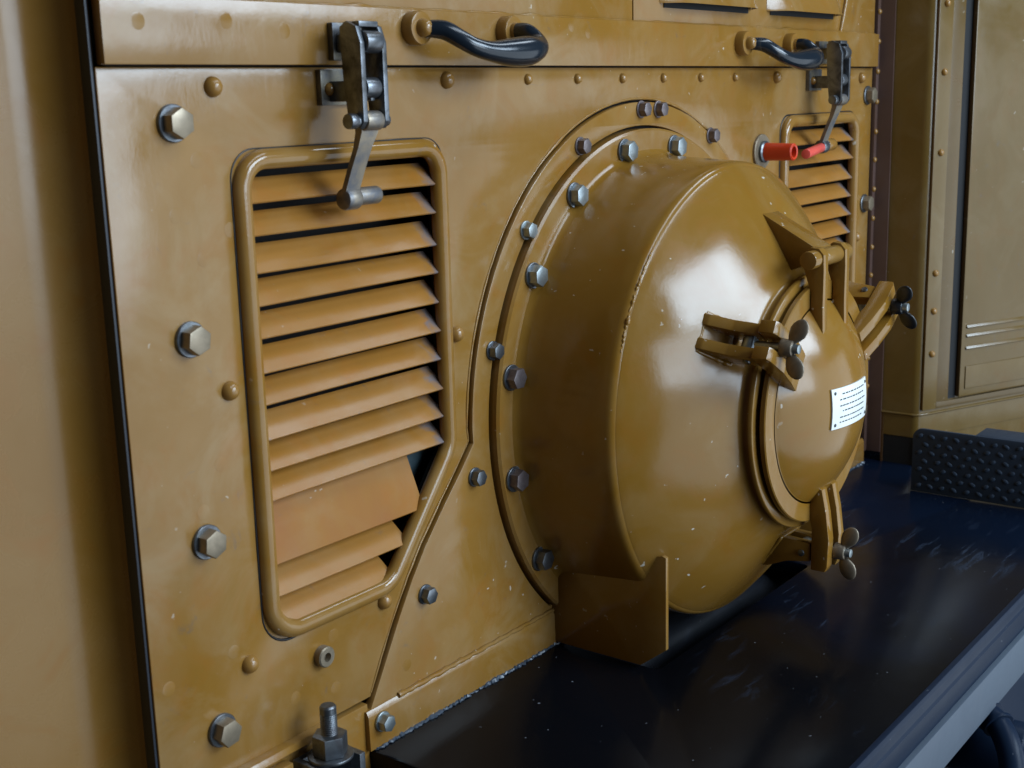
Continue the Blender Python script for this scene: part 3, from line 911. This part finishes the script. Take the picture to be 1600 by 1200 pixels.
# ------------------------------------------------------------------ left side panel with rounded edge
side = thing('side_panel', 'plain smooth ochre panel curving into the left edge of the slatted front', 'panel', (-1.6, .055, -.2))
bm = bmesh.new()
r_ = .052
prof = [(-2.6, .057)] + [(-2.4 + 1.411 * i / 6, .057) for i in range(7)]
prof += [(-.989 + r_ * math.sin(R(a)), .057 - r_ + r_ * math.cos(R(a))) for a in range(5, 91, 5)]
prof += [(-.937, -.002)]
lo = [bm.verts.new((x, y, -.5)) for x, y in prof]; hi = [bm.verts.new((x, y, 1.6)) for x, y in prof]
for i in range(len(prof) - 1): bm.faces.new((lo[i], lo[i + 1], hi[i + 1], hi[i]))
put('skin', finish(bm, 'skin', 60), M['ochre_smooth'], side)
bm = bmesh.new()
box(bm, -.9405, -.9375, -.0015, .014, -.4, 1.4, .001)
s = put('edge_seal', finish(bm, 'edge_seal', 40), M['rubber']); tag(s, 'dark rubber seal strip along the left edge of the slatted front panel', 'seal')

# ------------------------------------------------------------------ right corner: riveted strip, dark return wall, cab front
ang = thing('corner_angle', 'dark maroon riveted angle strip where the front wall meets the cab', 'strip', (.89, -.02, 0))
bm = bmesh.new()
prism(bm, [(.8835, .012), (.8835, -.006), (.8955, -.006), (.8955, -.036), (.9005, -.036), (.9005, .012)], .02, 1.3, lambda u, v, w: Vector((u, v, w)), .001)
put('angle_bar', finish(bm, 'angle_bar', 30), M['maroon'], ang)
for z in [.920, .863, .805, .746, .687, .631, .572, .513, .454, .396, .338, .279, .221, .162]:
    rivet(ang, .8885, .006, z, RIV_TINY, M['rivet'])

cab = thing('cab_front', 'ochre cab front wall with riveted door frame and ribbed door, at the far right', 'cab wall', (1.1, -.2, 0))
ca = R(24); DX, DY = math.cos(ca), -math.sin(ca); NX, NY = -math.sin(ca), -math.cos(ca)
CX, CY = .9005, -.112
CAB = lambda s, z, o: Vector((CX + DX * s + NX * o, CY + DY * s + NY * o, z))
bm = bmesh.new()      # wall skin: dark return, rounded corner, front; with the opening low down on the return
prof = []
prof.append((.9005, -.030)); prof.append((.9005, -.098))
for k in range(1, 7):
    t = k / 6; p0 = Vector((.9005, -.098)); p1 = Vector((.9005, CY)); p2 = Vector((CX + DX * .014, CY + DY * .014))
    q = p0.lerp(p1, t).lerp(p1.lerp(p2, t), t); prof.append((q.x, q.y))
prof.append((CX + DX * 1.2, CY + DY * 1.2))
for za, zb in ((.060, .1085), (.1085, 1.3)):
    lo = [bm.verts.new((x, y, za)) for x, y in prof]; hi = [bm.verts.new((x, y, zb)) for x, y in prof]
    for i in range(len(prof) - 1): bm.faces.new((lo[i], lo[i + 1], hi[i + 1], hi[i]))
bmesh.ops.remove_doubles(bm, verts=bm.verts, dist=1e-5)
put('wall_skin', finish(bm, 'wall_skin', 50), M['cab'], cab)
bm = bmesh.new()
lo = [CAB(.0, -.05, -.002), CAB(1.2, -.05, -.002)]; hi = [CAB(.0, .062, -.002), CAB(1.2, .062, -.002)]
bm.faces.new([bm.verts.new(p) for p in (lo[0], lo[1], hi[1], hi[0])])
put('wall_foot', finish(bm, 'wall_foot', smooth=False), M['cab'], cab)
bm = bmesh.new()      # weld seam round the foot
path = [(.8990, -.036 - .07 * i / 8, .1085) for i in range(9)] + [CAB(.012 + .9 * i / 40, .1085, .001) for i in range(41)]
tube(bm, path, .0028, 8)
put('weld_bead', finish(bm, 'weld_bead', 80), M['cab'], cab)
def cabbox(s0, s1, z0, z1, o0, o1, bev=.001):
    b = bmesh.new(); prism(b, [(s0, z0), (s1, z0), (s1, z1), (s0, z1)], o0, o1, CAB, bev); return b
fr = put('door_frame', finish(cabbox(.008, .046, .118, 1.3, .0, .006), 'door_frame', 30), M['cab'], cab)
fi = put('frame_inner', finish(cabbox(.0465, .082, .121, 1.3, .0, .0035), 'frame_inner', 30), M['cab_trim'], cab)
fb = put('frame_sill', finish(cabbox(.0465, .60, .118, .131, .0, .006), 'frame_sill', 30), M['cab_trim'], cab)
for z in (.644, .403, .325, .236, .80, .93):
    p = CAB(.027, z, .006)
    o = rivet(cab, p.x, -p.y, p.z, RIV_SML, M['rivet']); o.rotation_euler = (0, 0, -ca)
put('door_gap', finish(cabbox(.083, .105, .133, 1.3, .0005, .001, 0), 'door_gap', 30), M['dark'], cab)
dr = put('door_leaf', finish(cabbox(.104, .80, .136, 1.3, .0012, .013, .003), 'door_leaf', 30), M['cab'], cab)
for z in (.284, .265, .239):
    bm = bmesh.new()
    prism(bm, [(z - .0035, .0128), (z - .0025, .0164), (z - .001, .0170), (z + .0040, .0136), (z + .0050, .0128)], .116, .79, lambda u, v, w: CAB(w, u, v), .0004)
    put('rib', finish(bm, 'rib', 80), M['cab'], dr)
put('door_rail', finish(cabbox(.118, .79, .152, .200, .0125, .0155, .0015), 'door_rail', 30), M['cab'], dr)
bm = bmesh.new()
box(bm, .9015, .93, -.112, -.036, -.02, .062)
put('dark_opening', finish(bm, 'dark_opening', smooth=False), M['dark'], cab)
bm = bmesh.new()
box(bm, .8985, .9012, -.0405, -.036, .0, .108); box(bm, .8985, .9012, -.112, -.1085, .0, .061)
put('opening_edge', finish(bm, 'opening_edge', smooth=False), M['brown'], cab)

# ------------------------------------------------------------------ studded tread plate on the deck
tread = thing('tread_plate', 'black studded step plate standing upright on the deck below the cab', 'step', (.73, -.35, 0))
bm = bmesh.new()
prism(bm, rounded([(.166, .0015, 0), (.62, .0015, 0), (.62, .128, 0), (.166, .128, .02)]), .730, .736, lambda u, v, w: Vector((w, -u, v)), .0015)
box(bm, .737, .80, -.62, -.285, .122, .128, .001)
put('sheet', finish(bm, 'sheet', 30), M['tread'], tread)
studm = bmesh.new()
tb = bmesh.new(); bmesh.ops.create_uvsphere(tb, u_segments=10, v_segments=6, radius=1)
join(studm, tb, Matrix.Diagonal((.0020, .0068, .0042, 1)))
studm = finish(studm, 'stud', 80)
for j in range(7):
    for i in range(14):
        y = -.180 - .0235 * i - (.0117 if j % 2 else 0); z = .014 + .0166 * j
        if y < -.50: continue
        o = put('stud', studm, M['tread'], tread, (.7297, y + random.uniform(-.001, .001), z))
        o.rotation_euler = (R(28 if (i + j) % 2 else -28), 0, 0)

# ------------------------------------------------------------------ deck edge, beam, pipework below
edge = thing('deck_edge', 'black rolled edge and grey side beam running along the front of the deck', 'edge beam', (.4, -.5, -.15))
bm = bmesh.new()
prism(bm, [(.4985, .0005), (.506, .0), (.508, -.006), (.508, -.019), (.511, -.0225), (.508, -.026), (.502, -.026), (.4985, -.024)], -.632, 1.75, lambda u, v, w: Vector((w, -u, v)), .0008)
put('edge_bar', finish(bm, 'edge_bar', 30), M['edge'], edge)
bm = bmesh.new(); box(bm, -.632, 1.75, -.4995, -.46, -.072, -.027, .001)
put('web', finish(bm, 'web', 30), M['edge'], edge)
bm = bmesh.new(); box(bm, -.632, 1.75, -.507, -.44, -.142, -.0725, .002)
put('side_beam', finish(bm, 'side_beam', 30), M['beam'], edge)
under = thing('underframe', 'black underframe plate in the dark below the grey side beam', 'underframe', (.4, -.3, -1.2))
bm = bmesh.new(); box(bm, -.9, 1.75, -.43, .3, -2.595, -.1425, .004)
put('frame_plate', finish(bm, 'frame_plate', 30), M['edge'], under)
pipe = thing('hose', 'black curved hose with ribbed collar at the lower right corner', 'hose', (.2, -.47, -.2))
bm = bmesh.new()
pts = [(.235, -.436, -.16), (.205, -.475, -.158), (.180, -.515, -.164), (.150, -.545, -.195), (.128, -.555, -.25), (.115, -.555, -.34)]
tube(bm, smooth_path(pts, 8), .019, 18)
put('hose_body', finish(bm, 'hose_body', 80), M['edge'], pipe)
for k, s in enumerate((.25, .33, .41)):
    P = smooth_path(pts, 20); i = int(s * (len(P) - 2)); p = P[i]; d = (P[i + 1] - P[i]).normalized()
    bm = bmesh.new(); cyl(bm, p - d * .003, p + d * .003, .024, 20, bev=.001)
    put('collar', finish(bm, 'collar', 35), M['edge'], pipe)
bm = bmesh.new(); cyl(bm, (.24, -.430, -.235), (.24, -.545, -.235), .05, 28, bev=.004); cyl(bm, (.24, -.545, -.235), (.24, -.560, -.235), .026, 24, bev=.003)
o = put('coupling', finish(bm, 'coupling', 35), M['edge']); tag(o, 'round black coupling under the side beam, beside the hose', 'coupling')

# pipe inside the deck opening
bm = bmesh.new()
tube(bm, [(-.30, -.075, -.062), (-.1, -.075, -.055), (.08, -.08, -.058), (.3, -.075, -.075)], .042, 20)
o = put('duct_pipe', finish(bm, 'duct_pipe', 80), M['black']); tag(o, 'black pipe seen in the dark opening of the deck under the drum', 'pipe')
bm = bmesh.new()
box(bm, -.26, .26, -.20, .0, -.135, -.125); box(bm, -.26, .26, -.197, -.1905, -.13, -.0225); box(bm, -.26, -.2465, -.19, .0, -.13, -.0225)
o = put('deck_well', finish(bm, 'deck_well', smooth=False), M['dark']); tag(o, 'dark well below the opening in the black deck', 'well')

# ------------------------------------------------------------------ lower left: bottom rail, clamp and stud
rail = thing('bottom_rail', 'ochre rail with raised blocks under the lower left edge of the panel', 'rail', (-.8, -.01, 0))
bm = bmesh.new(); box(bm, -.935, -.634, -.004, .0125, -.06, .0605, .0015)
put('rail_bar', finish(bm, 'rail_bar', 30), M['ochre'], rail)
bm = bmesh.new(); prism(bm, [(.0, .060), (.0, .0665), (.010, .0645), (.014, .058)], -.935, -.700, lambda u, v, w: Vector((w, -u, v)), .0006)
put('rail_lip', finish(bm, 'rail_lip', 30), M['ochre'], rail)
for x0, x1 in ((-.925, -.818), (-.808, -.772)):
    bm = bmesh.new(); box(bm, x0, x1, -.020, -.006, -.06, .050, .002)
    put('block', finish(bm, 'block', 30), M['ochre'], rail)
clamp = thing('stud_clamp', 'steel bracket carrying an upright threaded stud with nut and washer', 'bolt', (-.733, -.04, 0))
bm = bmesh.new()
box(bm, -.764, -.755, -.064, -.009, -.06, .046, .0015); box(bm, -.755, -.702, -.018, -.009, -.06, .046, .0015)
box(bm, -.711, -.702, -.064, -.0185, -.06, .046, .0015)
put('bracket', finish(bm, 'bracket', 30), M['dark_steel'], clamp)
SX, SY = -.7335, -.040
bm = bmesh.new(); cyl(bm, (SX, SY, .0465), (SX, SY, .0505), .0265, 32, bev=.001)
put('washer', finish(bm, 'washer', 35), M['dark_steel'], clamp)
bm = bmesh.new(); cyl(bm, (SX, SY, .0505), (SX, SY, .0755), .0205, 6, bev=.0018)
put('hex_nut', finish(bm, 'hex_nut', 25), M['dark_steel'], clamp)
bm = bmesh.new()
prof = []
z = .0755
rings = []
P_, R_ = [], []
while z < .100:
    P_ += [(SX, SY, z), (SX, SY, z + .0012)]; R_ += [.0098, .0084]; z += .0024
P_ += [(SX, SY, .1005), (SX, SY, .108), (SX, SY, .110)]; R_ += [.0096, .0096, .0080]
tube(bm, P_, R_, 20)
put('threaded_stud', finish(bm, 'threaded_stud', 30), M['dark_steel'], clamp)
